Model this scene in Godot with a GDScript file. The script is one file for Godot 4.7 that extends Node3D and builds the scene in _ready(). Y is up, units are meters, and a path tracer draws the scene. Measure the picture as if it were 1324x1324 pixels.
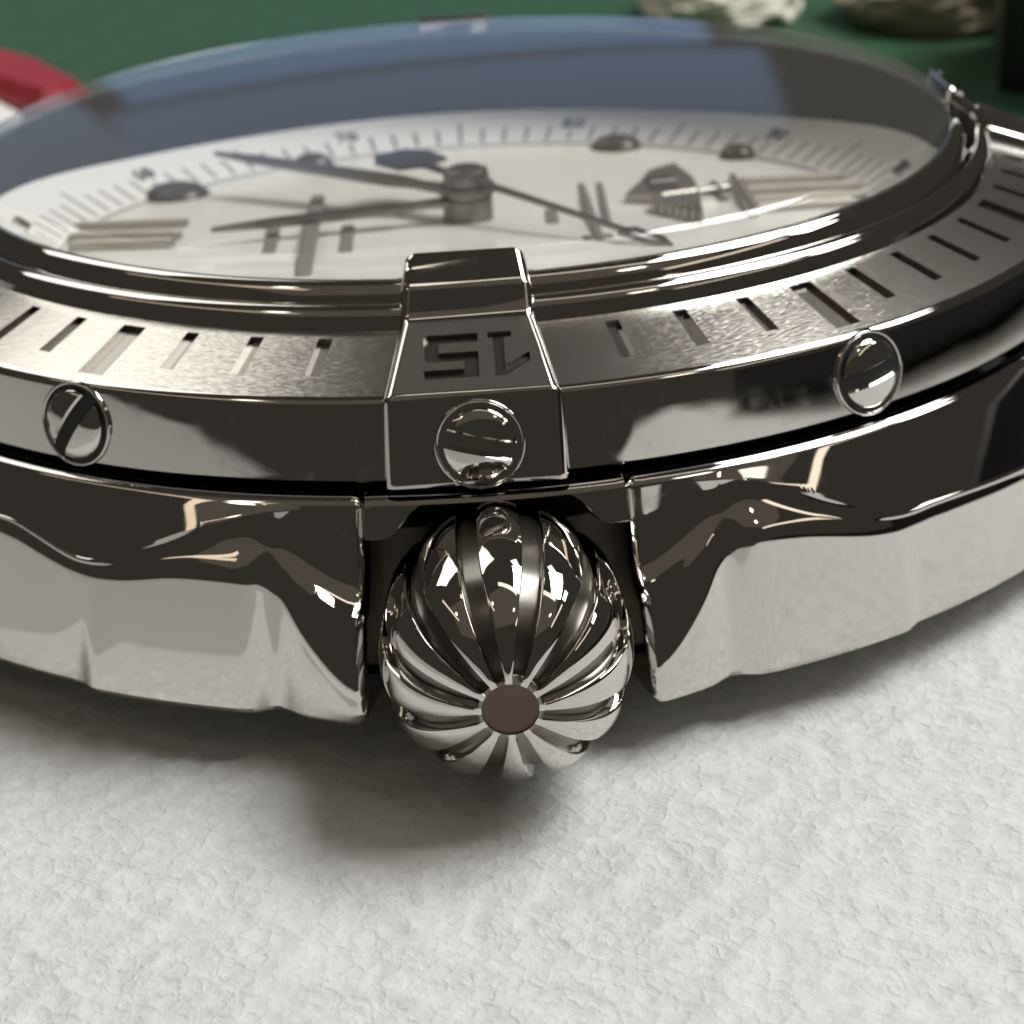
extends Node3D
# A steel wristwatch on white leather, seen close from its crown side. Shapes are written in millimetres and committed in metres.

const MM := 0.001
var M := {}

# ---------------------------------------------------------------- mesh helper
class MB:
	var p := PackedVector3Array()
	var uv := PackedVector2Array()
	var idx := PackedInt32Array()

	func v(a: Vector3, t := Vector2.ZERO) -> int:
		p.append(a)
		uv.append(t)
		return p.size() - 1

	func tri(a: int, b: int, c: int) -> void:
		idx.append(a)
		idx.append(b)
		idx.append(c)

	func quad(a: int, b: int, c: int, d: int) -> void:
		tri(a, b, c)
		tri(a, c, d)

	func face(a: Vector3, b: Vector3, c: Vector3, d: Vector3) -> void:
		quad(v(a), v(b), v(c), v(d))

	func grid(rows: Array, closed := false, flip := false, uvs := []) -> void:
		var n: int = rows[0].size()
		var first := p.size()
		for i in rows.size():
			for j in n:
				v(rows[i][j], uvs[i][j] if uvs.size() else Vector2.ZERO)
		for i in rows.size() - 1:
			for j in (n if closed else n - 1):
				var k := (j + 1) % n
				var a := first + i * n + j
				var b := first + i * n + k
				var c := first + (i + 1) * n + k
				var d := first + (i + 1) * n + j
				if flip:
					quad(d, c, b, a)
				else:
					quad(a, b, c, d)

	# profile of (r, y) going over the top outwards and down the outside
	func lathe(prof: Array, n := 180) -> void:
		var rows := []
		for q in prof:
			var row := PackedVector3Array()
			for j in n:
				var t := TAU * j / n
				row.append(Vector3(q.x * sin(t), q.y, q.x * cos(t)))
			rows.append(row)
		grid(rows, true, true)

	# flat-topped plate over a polygon of (x, z); top(x, z) gives its height
	func plate(poly: PackedVector2Array, top: Callable, thick: float, bevel := 0.0) -> void:
		if Geometry2D.is_polygon_clockwise(poly):
			poly = poly.duplicate()
			poly.reverse()
		var inner := poly
		if bevel > 0.0:
			var off := Geometry2D.offset_polygon(poly, -bevel, Geometry2D.JOIN_MITER)
			if off.size() == 1 and off[0].size() == poly.size():
				# start the inset outline at the corner nearest to the outline's first
				var at := 0
				for k in off[0].size():
					if off[0][k].distance_to(poly[0]) < off[0][at].distance_to(poly[0]):
						at = k
				inner = PackedVector2Array()
				for k in off[0].size():
					inner.append(off[0][(at + k) % off[0].size()])
				if Geometry2D.is_polygon_clockwise(inner):
					inner = poly
					bevel = 0.0
			else:
				bevel = 0.0
		var t := Geometry2D.triangulate_polygon(inner)
		var at3 := func(q: Vector2, down: float) -> Vector3: return Vector3(q.x, top.call(q.x, q.y) - down, q.y)
		for k in range(0, t.size(), 3):
			var a: Vector3 = at3.call(inner[t[k]], 0.0)
			var b: Vector3 = at3.call(inner[t[k + 1]], 0.0)
			var c: Vector3 = at3.call(inner[t[k + 2]], 0.0)
			if (b - a).cross(c - a).y < 0.0:
				tri(v(a), v(c), v(b))
			else:
				tri(v(a), v(b), v(c))
		var n := poly.size()
		for k in n:
			var l := (k + 1) % n
			if bevel > 0.0:
				side(at3.call(inner[k], 0.0), at3.call(inner[l], 0.0), at3.call(poly[k], bevel), at3.call(poly[l], bevel))
			side(at3.call(poly[k], bevel), at3.call(poly[l], bevel), at3.call(poly[k], thick), at3.call(poly[l], thick))

	func side(a: Vector3, b: Vector3, a2: Vector3, b2: Vector3) -> void:
		face(a, a2, b2, b) if true else null
		# polygons run counter-clockwise in (x, z), which is clockwise seen from above
		var n := idx.size()
		var nrm := (p[idx[n - 5]] - p[idx[n - 6]]).cross(p[idx[n - 4]] - p[idx[n - 6]])
		var out := (b - a).cross(Vector3.UP)
		if nrm.dot(out) < 0.0:
			for k in range(n - 6, n, 3):
				var s := idx[k + 1]
				idx[k + 1] = idx[k + 2]
				idx[k + 2] = s

	func mesh(crease := 30.0, xf := Transform3D()) -> ArrayMesh:
		var nf := idx.size() / 3
		var fn := PackedVector3Array()
		fn.resize(nf)
		var near := {}
		var key := []
		key.resize(p.size())
		for i in p.size():
			key[i] = Vector3i((p[i] * 2000.0).round())
		for f in nf:
			var a := p[idx[f * 3]]
			fn[f] = (p[idx[f * 3 + 1]] - a).cross(p[idx[f * 3 + 2]] - a)
			for k in 3:
				var q = key[idx[f * 3 + k]]
				if near.has(q):
					near[q].append(f)
				else:
					near[q] = PackedInt32Array([f])
		var unit := PackedVector3Array()
		unit.resize(nf)
		for f in nf:
			unit[f] = fn[f].normalized()
		var lim := cos(deg_to_rad(crease))
		var ov := PackedVector3Array()
		var on := PackedVector3Array()
		var ot := PackedVector2Array()
		for f in nf:
			if fn[f].length_squared() < 1e-16:
				continue
			for k in [0, 2, 1]:
				var i := idx[f * 3 + k]
				var s := Vector3.ZERO
				for g in near[key[i]]:
					if unit[f].dot(unit[g]) > lim:
						s += fn[g]
				if s.length_squared() < 1e-20:
					s = unit[f]
				ov.append(xf * (p[i] * MM))
				on.append((xf.basis * s).normalized())
				ot.append(uv[i])
		var arr := []
		arr.resize(Mesh.ARRAY_MAX)
		arr[Mesh.ARRAY_VERTEX] = ov
		arr[Mesh.ARRAY_NORMAL] = on
		arr[Mesh.ARRAY_TEX_UV] = ot
		var m := ArrayMesh.new()
		m.add_surface_from_arrays(Mesh.PRIMITIVE_TRIANGLES, arr)
		return m

# ---------------------------------------------------------------- node helpers
func put(called: String, mesh: Mesh, mat: Material, parent: Node, at := Transform3D()) -> MeshInstance3D:
	var o := MeshInstance3D.new()
	o.name = called
	o.mesh = mesh
	o.material_override = mat
	o.transform = at
	parent.add_child(o, true)
	return o

func tag(o: Node, label: String, category: String, kind := "") -> void:
	if label:
		o.set_meta("label", label)
	if category:
		o.set_meta("category", category)
	if kind:
		o.set_meta("kind", kind)

func turned(deg: float) -> Transform3D:
	return Transform3D(Basis(Vector3.UP, deg_to_rad(deg)), Vector3.ZERO)

func lamp(called: String, towards: Vector3, dist: float, size: Vector2, energy: float, col: Color, roll := 0.0) -> void:
	var l := AreaLight3D.new()
	l.name = called
	l.area_size = size
	l.light_energy = energy
	l.light_color = col
	l.area_normalize_energy = true
	l.area_range = 8.0
	l.area_attenuation = 2.0
	l.shadow_enabled = true
	add_child(l, true)
	var pos := towards.normalized() * dist
	l.look_at_from_position(pos, Vector3.ZERO, Vector3.UP if absf(towards.normalized().y) < 0.95 else Vector3.BACK)
	l.rotate_object_local(Vector3.BACK, deg_to_rad(roll))

func std(albedo: Color, rough: float, metal := 0.0) -> StandardMaterial3D:
	var m := StandardMaterial3D.new()
	m.albedo_color = albedo.linear_to_srgb()
	m.roughness = rough
	m.metallic = metal
	return m

func noise_tex(type: int, freq: float, octaves: int, size: int, sd: int, ret := -1, warp := 0.0) -> NoiseTexture2D:
	var n := FastNoiseLite.new()
	n.seed = sd
	n.noise_type = type
	n.frequency = freq
	n.fractal_octaves = octaves
	n.fractal_type = FastNoiseLite.FRACTAL_FBM if octaves > 1 else FastNoiseLite.FRACTAL_NONE
	if ret >= 0:
		n.cellular_return_type = ret
		n.cellular_jitter = 1.0
	if warp > 0.0:
		n.domain_warp_enabled = true
		n.domain_warp_amplitude = warp
		n.domain_warp_frequency = freq * 0.7
	var t := NoiseTexture2D.new()
	t.width = size
	t.height = size
	t.seamless = true
	t.seamless_blend_skirt = 0.15
	t.noise = n
	t.generate_mipmaps = false
	return t

func ramp(t: NoiseTexture2D, offs: Array, cols: Array) -> NoiseTexture2D:
	var g := Gradient.new()
	g.offsets = PackedFloat32Array(offs)
	g.colors = PackedColorArray(cols)
	t.color_ramp = g
	return t

func grey(x: float) -> Color:
	return Color(x, x, x)

# ---------------------------------------------------------------- setting up
func _ready() -> void:
	var cam := Camera3D.new()
	cam.name = "camera"
	add_child(cam)
	cam.transform = Transform3D(Basis(Vector3.UP, -0.011) * Basis(Vector3.RIGHT, -0.428) * Basis(Vector3.BACK, -0.060), Vector3(0.249, 15.058, 55.991) * MM)
	var att := CameraAttributesPhysical.new()
	att.frustum_focal_length = 35.0 * 2591.0 / 1324.0
	att.frustum_focus_distance = 0.0385
	att.frustum_near = 0.002
	att.frustum_far = 5.0
	att.exposure_aperture = 190.0
	cam.attributes = att
	cam.near = 0.002
	cam.far = 5.0
	cam.fov = rad_to_deg(2.0 * atan(662.0 / 2591.0))
	cam.current = true

	var env := Environment.new()
	env.background_mode = Environment.BG_COLOR
	env.background_color = Color(0.038, 0.0335, 0.0275).linear_to_srgb()
	env.tonemap_mode = Environment.TONE_MAPPER_LINEAR
	env.tonemap_exposure = 1.13
	env.sdfgi_enabled = true
	env.ssao_enabled = true
	env.ssil_enabled = true
	var we := WorldEnvironment.new()
	we.name = "world_environment"
	we.environment = env
	add_child(we)

	# the lamp over the table on the right, a wide soft ceiling panel behind on the left, a cool low window straight behind
	lamp("key_lamp", Vector3(0.54, 0.82, -0.13), 0.60, Vector2(0.36, 0.24), 0.315, Color(1.0, 1.0, 0.995))
	lamp("strip_lamp", Vector3(0.48, 0.82, -0.32), 0.72, Vector2(0.46, 0.12), 0.046, Color(1.0, 0.985, 0.96))
	lamp("ceiling_panel", Vector3(-0.46, 0.72, -0.55), 0.9, Vector2(0.50, 0.34), 0.105, Color(1.0, 0.99, 0.96))
	lamp("added_front_fill", Vector3(0.05, 0.90, 0.50), 1.0, Vector2(1.7, 0.8), 0.024, Color(1.0, 0.93, 0.84))  # added panel without a real source, gives the dark steel some tone
	lamp("small_lamp", Vector3(-0.42, 0.70, 0.30), 0.8, Vector2(0.05, 0.05), 0.006, Color(1.0, 0.94, 0.86))
	lamp("small_lamp", Vector3(0.40, 0.62, 0.42), 0.8, Vector2(0.07, 0.04), 0.007, Color(1.0, 0.94, 0.86))
	lamp("side_lamp", Vector3(0.82, 0.57, -0.02), 0.7, Vector2(0.12, 0.08), 0.035, Color(1.0, 0.98, 0.95))
	lamp("added_streak_light", Vector3(-0.62, 0.70, 0.22), 0.9, Vector2(0.60, 0.05), 0.010, Color(1.0, 0.90, 0.78), 14.0)  # this and the next strips are added to streak the steel reflections
	lamp("added_streak_light", Vector3(0.22, 0.92, 0.12), 0.9, Vector2(0.75, 0.07), 0.024, Color(1.0, 0.95, 0.88), -8.0)
	lamp("added_streak_light", Vector3(0.75, 0.55, 0.40), 0.9, Vector2(0.50, 0.05), 0.011, Color(1.0, 0.93, 0.84), 10.0)
	# panes of the window: centre, size, brightness, tint
	for q in [[-0.025, 0.055, 0.25, 0.105, 0.34, Color(0.58, 0.77, 1.0)], [-0.005, 0.180, 0.29, 0.125, 0.27, Color(0.62, 0.79, 1.0)], [-0.290, 0.140, 0.255, 0.275, 0.25, Color(0.72, 0.85, 1.0)], [-0.560, 0.160, 0.265, 0.30, 0.15, Color(0.86, 0.93, 1.0)]]:
		var at := Vector3(q[0], q[1], -0.71)
		lamp("window_pane", at, at.length(), Vector2(q[2], q[3]), q[4] * PI * q[2] * q[3] / (PI * PI), q[5], 8.0)

	materials()
	leather()
	backdrop()
	watch()

# roughness of handled steel: faint smears and hairline scratches
func smudged() -> ImageTexture:
	var n := FastNoiseLite.new()
	n.seed = 5
	n.noise_type = FastNoiseLite.TYPE_SIMPLEX_SMOOTH
	n.frequency = 0.009
	n.fractal_octaves = 5
	var im := n.get_seamless_image(1024, 1024)
	im.convert(Image.FORMAT_RGB8)
	for y in 1024:
		for x in 1024:
			var k := 0.018 + 0.10 * pow(im.get_pixel(x, y).r, 3.0)
			im.set_pixel(x, y, Color(k, k, k))
	var r := RandomNumberGenerator.new()
	r.seed = 41
	for i in 150:
		var p := Vector2(r.randf(), r.randf()) * 1024.0
		var d := Vector2.RIGHT.rotated(r.randf_range(-0.5, 0.5) + (PI / 2.0 if r.randf() < 0.25 else 0.0))
		var bend := r.randf_range(-0.002, 0.002)
		var k := r.randf_range(0.06, 0.14)
		for j in int(r.randf_range(20.0, 110.0)):
			im.set_pixel(posmod(int(p.x), 1024), posmod(int(p.y), 1024), Color(k, k, k))
			p += d
			d = d.rotated(bend)
	return ImageTexture.create_from_image(im)

func materials() -> void:
	var steel := std(Color(0.66, 0.64, 0.61), 1.0, 1.0)
	steel.roughness_texture = smudged()
	steel.uv1_triplanar = true
	steel.uv1_scale = Vector3.ONE * 110.0
	steel.heightmap_enabled = true
	steel.heightmap_texture = noise_tex(FastNoiseLite.TYPE_SIMPLEX_SMOOTH, 0.008, 2, 512, 61)
	steel.heightmap_scale = 0.0002
	M.steel = steel

	var brush := noise_tex(FastNoiseLite.TYPE_SIMPLEX, 0.09, 3, 1024, 9)
	var brushed := std(Color(0.60, 0.575, 0.53), 0.22, 1.0)
	brushed.heightmap_enabled = true
	brushed.heightmap_texture = brush
	brushed.heightmap_scale = 0.0003
	brushed.uv1_scale = Vector3(2.5, 0.55, 1.0)
	M.brushed = brushed
	M.satin = std(Color(0.60, 0.575, 0.53), 0.24, 1.0)

	M.dark = std(Color(0.012, 0.011, 0.010), 0.5)
	M.recess = std(Color(0.075, 0.066, 0.054), 0.35, 1.0)  # steel coloured dark for the shade inside the crown notch
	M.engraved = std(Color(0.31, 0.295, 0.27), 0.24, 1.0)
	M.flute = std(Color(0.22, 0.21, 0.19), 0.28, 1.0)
	M.rehaut = std(Color(0.07, 0.066, 0.062), 0.65, 1.0)
	M.worn = std(Color(0.16, 0.115, 0.095), 0.55, 1.0)
	M.hand = std(Color(0.22, 0.205, 0.185), 0.36, 1.0)
	M.marker = std(Color(0.42, 0.395, 0.35), 0.44, 1.0)
	M.cabochon = std(Color(0.07, 0.05, 0.026), 0.3)
	M.pale = std(Color(0.72, 0.68, 0.57), 0.28)
	M.printed = std(Color(0.20, 0.19, 0.17), 0.5)
	M.print = std(Color(0.16, 0.15, 0.13), 0.6)

	var nacre := std(Color(1, 1, 1), 0.32)
	nacre.albedo_texture = ramp(noise_tex(FastNoiseLite.TYPE_SIMPLEX_SMOOTH, 0.006, 4, 512, 21, -1, 40.0), [0.0, 0.4, 0.6, 1.0], [Color(0.94, 0.93, 0.88), Color(0.975, 0.97, 0.945), Color(0.96, 0.955, 0.915), Color(0.98, 0.965, 0.95)])
	nacre.uv1_triplanar = true
	nacre.uv1_scale = Vector3.ONE * 90.0
	nacre.clearcoat_enabled = true
	nacre.clearcoat = 0.4
	nacre.clearcoat_roughness = 0.08
	M.nacre = nacre
	M.ring = std(Color(0.88, 0.87, 0.83), 0.45)

	var glass := StandardMaterial3D.new()
	glass.transparency = BaseMaterial3D.TRANSPARENCY_ALPHA
	glass.albedo_color = Color(1, 1, 1, 0.03)
	glass.roughness = 0.08
	glass.metallic_specular = 0.6
	glass.cull_mode = BaseMaterial3D.CULL_DISABLED
	M.glass = glass

	var hide := std(Color(1, 1, 1), 0.62)
	var grain := noise_tex(FastNoiseLite.TYPE_CELLULAR, 0.021, 2, 1024, 3, FastNoiseLite.RETURN_DISTANCE2_SUB, 24.0)
	ramp(grain, [0.0, 0.16, 0.36, 0.6, 1.0], [grey(0.80), grey(0.62), grey(0.42), grey(0.34), grey(0.33)])
	hide.heightmap_enabled = true
	hide.heightmap_texture = grain
	hide.heightmap_scale = 0.0050
	var fine := noise_tex(FastNoiseLite.TYPE_SIMPLEX_SMOOTH, 0.085, 3, 1024, 44)
	fine.as_normal_map = true
	fine.bump_strength = 1.6
	hide.normal_enabled = true
	hide.normal_texture = fine
	hide.normal_scale = 0.5
	var tone := noise_tex(FastNoiseLite.TYPE_SIMPLEX_SMOOTH, 0.02, 5, 1024, 12)
	hide.albedo_texture = ramp(tone, [0.0, 0.5, 1.0], [Color(0.785, 0.787, 0.775), Color(0.825, 0.827, 0.818), Color(0.86, 0.862, 0.855)])
	hide.uv1_triplanar = true
	hide.uv1_world_triplanar = true
	hide.uv1_scale = Vector3.ONE * 106.0
	M.hide = hide

	var green := std(Color(1, 1, 1), 0.55)
	green.albedo_texture = ramp(noise_tex(FastNoiseLite.TYPE_SIMPLEX_SMOOTH, 0.03, 4, 256, 31), [0.0, 1.0], [Color(0.105, 0.275, 0.16), Color(0.15, 0.335, 0.20)])
	green.uv1_triplanar = true
	green.uv1_scale = Vector3.ONE * 60.0
	M.green = green
	M.table = std(Color(0.50, 0.50, 0.485), 0.5)
	M.red = std(Color(0.34, 0.010, 0.013), 0.35)
	M.white = std(Color(0.80, 0.78, 0.76), 0.6)
	M.cream = std(Color(0.90, 0.87, 0.74), 0.7)
	M.beige = std(Color(0.42, 0.36, 0.26), 0.8)
	M.black = std(Color(0.008, 0.008, 0.008), 0.4)

# ---------------------------------------------------------------- surface and background
const LEATHER := -7.7

# the front edge of the leather pad
func z1_at(x: float) -> float:
	return 44.0 + (1.03 * x if x < 0.0 else minf(1.5 * x, 90.0))

func leather() -> void:
	var big := FastNoiseLite.new()
	big.seed = 4
	big.frequency = 0.09
	big.fractal_octaves = 3
	var cell := FastNoiseLite.new()
	cell.seed = 8
	cell.noise_type = FastNoiseLite.TYPE_CELLULAR
	cell.cellular_return_type = FastNoiseLite.RETURN_DISTANCE2_SUB
	cell.frequency = 0.8
	cell.domain_warp_enabled = true
	cell.domain_warp_amplitude = 0.8
	cell.domain_warp_frequency = 0.8
	var fold := FastNoiseLite.new()
	fold.seed = 15
	fold.frequency = 0.42
	fold.fractal_type = FastNoiseLite.FRACTAL_RIDGED
	fold.fractal_octaves = 3
	var nx := 380
	var nz := 440
	var x0 := -19.5
	var x1 := 32.0
	var z0 := -26.0
	var rows := []
	for i in nz + 1:
		var row := PackedVector3Array()
		for j in nx + 1:
			var x := lerpf(x0, x1, float(j) / nx)
			var z1 := z1_at(x)
			var z := lerpf(z0, z1, float(i) / nz)
			var edge := clampf(minf(minf(x - x0, x1 - x), minf(z - z0, z1 - z)) / 4.0, 0.0, 1.0)
			var h := 0.10 * big.get_noise_2d(x, z) + 0.014 * smoothstep(0.0, 0.35, cell.get_noise_2d(x, z * 0.8) + 1.0) + 0.085 * fold.get_noise_2d(x + 0.3 * z, z)
			row.append(Vector3(x, LEATHER + h * edge, z))
		rows.append(row)
	var mb := MB.new()
	mb.grid(rows, false, true)
	# the pad goes on around the part seen close
	for e in [[x1, 60.0], [60.0, 80.0]]:
		mb.face(Vector3(e[0], LEATHER, z0), Vector3(e[0], LEATHER, z1_at(e[0])), Vector3(e[1], LEATHER, z1_at(e[1])), Vector3(e[1], LEATHER, z0))
	for e in [[x0, 0.0], [0.0, x1], [x1, 60.0], [60.0, 80.0]]:
		mb.face(Vector3(e[0], LEATHER, z1_at(e[0])), Vector3(e[0], LEATHER - 1.5, z1_at(e[0]) + 0.4), Vector3(e[1], LEATHER - 1.5, z1_at(e[1]) + 0.4), Vector3(e[1], LEATHER, z1_at(e[1])))
	mb.face(Vector3(80, LEATHER, z1_at(80.0)), Vector3(80.4, LEATHER - 1.5, z1_at(80.0)), Vector3(80.4, LEATHER - 1.5, z0), Vector3(80, LEATHER, z0))
	mb.face(Vector3(x0, LEATHER, z0), Vector3(x0 - 0.4, LEATHER - 1.5, z0), Vector3(x0 - 0.4, LEATHER - 1.5, z1_at(x0)), Vector3(x0, LEATHER, z1_at(x0)))
	var o := put("leather_ground", mb.mesh(80.0), M.hide, self)
	tag(o, "white grained leather that the watch lies on", "leather", "structure")
	var tb := MB.new()
	tb.face(Vector3(-520, LEATHER - 1.5, -330), Vector3(-520, LEATHER - 1.5, 104), Vector3(330, LEATHER - 1.5, 104), Vector3(330, LEATHER - 1.5, -330))
	tb.face(Vector3(-520, LEATHER - 1.5, 104), Vector3(-520, LEATHER - 25, 104), Vector3(330, LEATHER - 25, 104), Vector3(330, LEATHER - 1.5, 104))
	tag(put("table_top", tb.mesh(), M.table, self), "grey table top under the leather", "table", "structure")

func slab(poly: PackedVector2Array, low: float, high: float, bevel := 0.4) -> ArrayMesh:
	var mb := MB.new()
	mb.plate(poly, func(_x, _z): return high, high - low, bevel)
	return mb.mesh(35.0)

func lump(c: Vector3, r: Vector3, sd: int, amp: float) -> ArrayMesh:
	var n := FastNoiseLite.new()
	n.seed = sd
	n.frequency = 0.11
	n.fractal_octaves = 4
	n.fractal_type = FastNoiseLite.FRACTAL_RIDGED
	var rows := []
	for i in 41:
		var a := PI * i / 40.0
		var row := PackedVector3Array()
		for j in 64:
			var b := TAU * j / 64.0
			var d := Vector3(sin(a) * sin(b), cos(a), sin(a) * cos(b))
			var k := 1.0 + amp * n.get_noise_3dv(d * 9.0)
			var q := d * r * k
			q.y = maxf(q.y, -r.y * 0.7)
			row.append(q + c)
		rows.append(row)
	var mb := MB.new()
	mb.grid(rows, true, true)
	return mb.mesh(25.0)

func backdrop() -> void:
	var g := MB.new()
	var rows := []
	var n := FastNoiseLite.new()
	n.seed = 77
	n.frequency = 0.03
	for i in 41:
		var row := PackedVector3Array()
		var z := lerpf(-240.0, -25.0, pow(i / 40.0, 0.6))
		for j in 61:
			var x := lerpf(-170.0, 170.0, j / 60.0)
			var y := LEATHER + 0.8 + 0.5 * n.get_noise_2d(x, z) - 1.2 * exp(-pow((x + 0.25 * z + 32.0) / 2.6, 2.0))
			row.append(Vector3(x, maxf(y, LEATHER + 0.35), z))
		rows.append(row)
	g.grid(rows, false, true)
	var last: PackedVector3Array = rows[40]
	for j in 60:
		g.face(last[j], Vector3(last[j].x, LEATHER - 0.1, last[j].z), Vector3(last[j + 1].x, LEATHER - 0.1, last[j + 1].z), last[j + 1])
	tag(put("green_cloth", g.mesh(60.0), M.green, self), "dark green cloth spread out behind the watch", "cloth")

	tag(put("red_strap", slab(PackedVector2Array([Vector2(-46, -78), Vector2(-40, -62), Vector2(-23.2, -44.4), Vector2(-20.2, -40.2), Vector2(-18.7, -40.8), Vector2(-18.3, -43.6), Vector2(-21.6, -49.8), Vector2(-26, -55.4)]), LEATHER + 0.7, LEATHER + 2.4, 0.7), M.red, self), "blurred red leather strap at the upper left behind the watch", "strap")
	tag(put("white_card", slab(PackedVector2Array([Vector2(-58, -66), Vector2(-58, -40), Vector2(-24, -37.0), Vector2(-21.0, -40.2), Vector2(-24, -45.5)]), LEATHER + 0.6, LEATHER + 1.6, 0.2), M.white, self), "small white card in front of the red strap", "card")
	tag(put("crumpled_paper", lump(Vector3(14.9, LEATHER + 1.9, -57.5), Vector3(4.0, 2.2, 5.0), 3, 0.22), M.cream, self), "crumpled cream paper on the green cloth, right of the far bezel tab", "paper")
	tag(put("beige_pouch", lump(Vector3(27.0, LEATHER + 2.1, -53.5), Vector3(5.8, 2.5, 6.0), 9, 0.18), M.beige, self), "blurred beige pouch at the upper right corner", "pouch")
	tag(put("black_tray", slab(PackedVector2Array([Vector2(25.0, -36), Vector2(47, -4), Vector2(59, 13), Vector2(71, 53), Vector2(76, 90), Vector2(140, 90), Vector2(140, -44), Vector2(27.3, -46)]), LEATHER + 0.6, LEATHER + 9.0, 0.8), M.black, self), "black tray at the right edge, in front of the beige pouch", "tray")

# ---------------------------------------------------------------- the watch
var w: Node3D

func watch() -> void:
	w = Node3D.new()
	w.name = "wristwatch"
	add_child(w)
	tag(w, "polished steel wristwatch with fluted onion crown, pale dial and bezel tab reading 15", "watch")
	case_body()
	bezel()
	inner_ring()
	riders()
	screws()
	crown()
	dial()
	hands()
	crystal()

func sm(a: float, b: float, x: float) -> float:
	return smoothstep(a, b, x)

const GUARD_END := 8.95
const CROWN_AT := 1.1   # the crown sits a little clockwise of the bezel tab

func case_profile(t: float, notch: bool) -> PackedVector3Array:
	var a := absf(wrapf(t - CROWN_AT, -180.0, 180.0))
	var far := absf(wrapf(t - 180.0, -180.0, 180.0)) < 90.0
	# far side: lugs only, no crown guards
	var g := 0.0 if far else 1.0 - sm(28.3, 30.1, a)
	var gs := 0.0 if far else 1.0 - sm(25.0, 33.0, a)
	var lug := sm(52.0, 62.0, minf(a, 180.0 - a)) * (1.0 - sm(64.0, 68.0, minf(a, 180.0 - a)))
	var right := wrapf(t - CROWN_AT, -180.0, 180.0) > 0.0
	var yt := lerpf(-3.25, -3.4, g)
	if not far:
		if right:
			yt = -3.35 - 0.85 * sm(17.0, 31.0, a) - 0.25 * sm(31.0, 46.0, a)
		else:
			yt = -3.40 - 0.45 * sm(20.0, 29.5, a) + 0.55 * sm(29.5, 37.0, a)
		yt -= 2.35 * (1.0 - sm(9.0, 17.3, a))
	var rf := 18.94 + 0.20 * g + 4.0 * lug
	if not far:
		rf += (0.30 * (1.0 - sm(9.0, 14.5, a)) - 0.24 * exp(-pow((a - 15.2) / 1.25, 2.0))) * g
	var pts: Array[Vector2] = []
	pts.append(Vector2(15.6, -2.6))
	pts.append(Vector2(17.25, -2.0))
	pts.append(Vector2(17.42, -1.975))
	pts.append(Vector2(17.56, -1.995))
	pts.append(Vector2(17.65, -2.055))
	var yb := -6.35
	if notch:
		# the ledge arches over the crown and reaches down on either side of it
		var k := sm(1.55, 2.35, absf(17.8 * sin(deg_to_rad(t - CROWN_AT))))
		for q in [[0.0, 0.0], [0.14, -0.24], [0.25, -0.50], [0.28, -0.66]]:
			pts.append(Vector2(17.70 + q[0] * k, -2.13 + q[1] * k))
		for i in 6:
			pts.append(Vector2(17.55 + 0.25 * k - 0.24 * i, lerpf(-2.24 - 0.62 * k, -3.1, i / 5.0)))
		for i in 9:
			pts.append(Vector2(16.3 + 0.06 * i, lerpf(-3.3, -6.5, i / 8.0)))
		pts.append(Vector2(16.9, -6.5))
	else:
		var k0 := 0.0 if far else sm(11.5, 29.6, a)
		if far or a > 30.2:
			k0 = 1.0
		var p2 := Vector2(17.70, -2.12)
		var rt := rf + 0.20 * (gs - g) - 0.52 * clampf((yt - yb) / 3.0, 0.0, 1.0)   # the flank leans in towards its top
		var corner := Vector2(rt, yt)
		var p3 := corner - (corner - p2).normalized() * 0.26
		var ridge := p2.lerp(p3, lerpf(0.02, 0.93, k0)) + Vector2(0.07, 0.06) * sin(PI * k0)
		for k in 6:
			pts.append(p2.lerp(ridge, k / 5.0))
		var c := ridge.lerp(p3, 0.5) + Vector2(0.04, 0.03).lerp(Vector2(-0.11, -0.06), g * (1.0 - sm(22.0, 28.0, a)))
		# towards the crown the guard is scooped out and ends in a steep lip
		var scoop := [Vector2(0.09, 0.19), Vector2(0.17, 0.355), Vector2(0.27, 0.48), Vector2(0.40, 0.56), Vector2(0.56, 0.60), Vector2(0.68, 0.625), Vector2(0.765, 0.70), Vector2(1, 1)]
		var k1 := 0.0 if far else (1.0 - sm(10.5, 18.5, a))
		for k in range(1, 9):
			var u := k / 8.0
			pts.append(ridge.lerp(c, u).lerp(c.lerp(p3, u), u).lerp(p2 + (p3 - p2) * scoop[k - 1], k1))
		for k in range(1, 5):
			var u := k / 4.0
			var c2 := corner
			var e := Vector2(lerpf(rt, rf, 0.05), yt - 0.24)
			pts.append(p3.lerp(c2, u).lerp(c2.lerp(e, u), u))
		pts.append(Vector2((rt + rf) * 0.5 + 0.02, lerpf(yt - 0.24, yb, 0.5)))
		pts.append(Vector2(rf - 0.02, yb))
	var rb := (17.1 if notch else rf)
	pts.append(Vector2(rb - 0.08, yb - 0.12))
	pts.append(Vector2(rb - 0.25, yb - 0.2))
	pts.append(Vector2(16.2, yb - 0.62))
	# the guards' ends are rounded over towards the crown
	if not notch and not far and a < GUARD_END + 1.0:
		var u := 1.0 - clampf((a - GUARD_END) / 0.95, 0.0, 1.0)
		var d := 0.30 * (1.0 - sqrt(maxf(1.0 - u * u, 0.0)))
		var moved := pts.duplicate()
		for i in range(2, pts.size() - 1):
			var e := (pts[i + 1] - pts[i - 1]).normalized()
			moved[i] = pts[i] - Vector2(-e.y, e.x) * d
		pts = moved
	var row := PackedVector3Array()
	var r := deg_to_rad(t)
	for q in pts:
		row.append(Vector3(q.x * sin(r), q.y, q.x * cos(r)))
	return row

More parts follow.
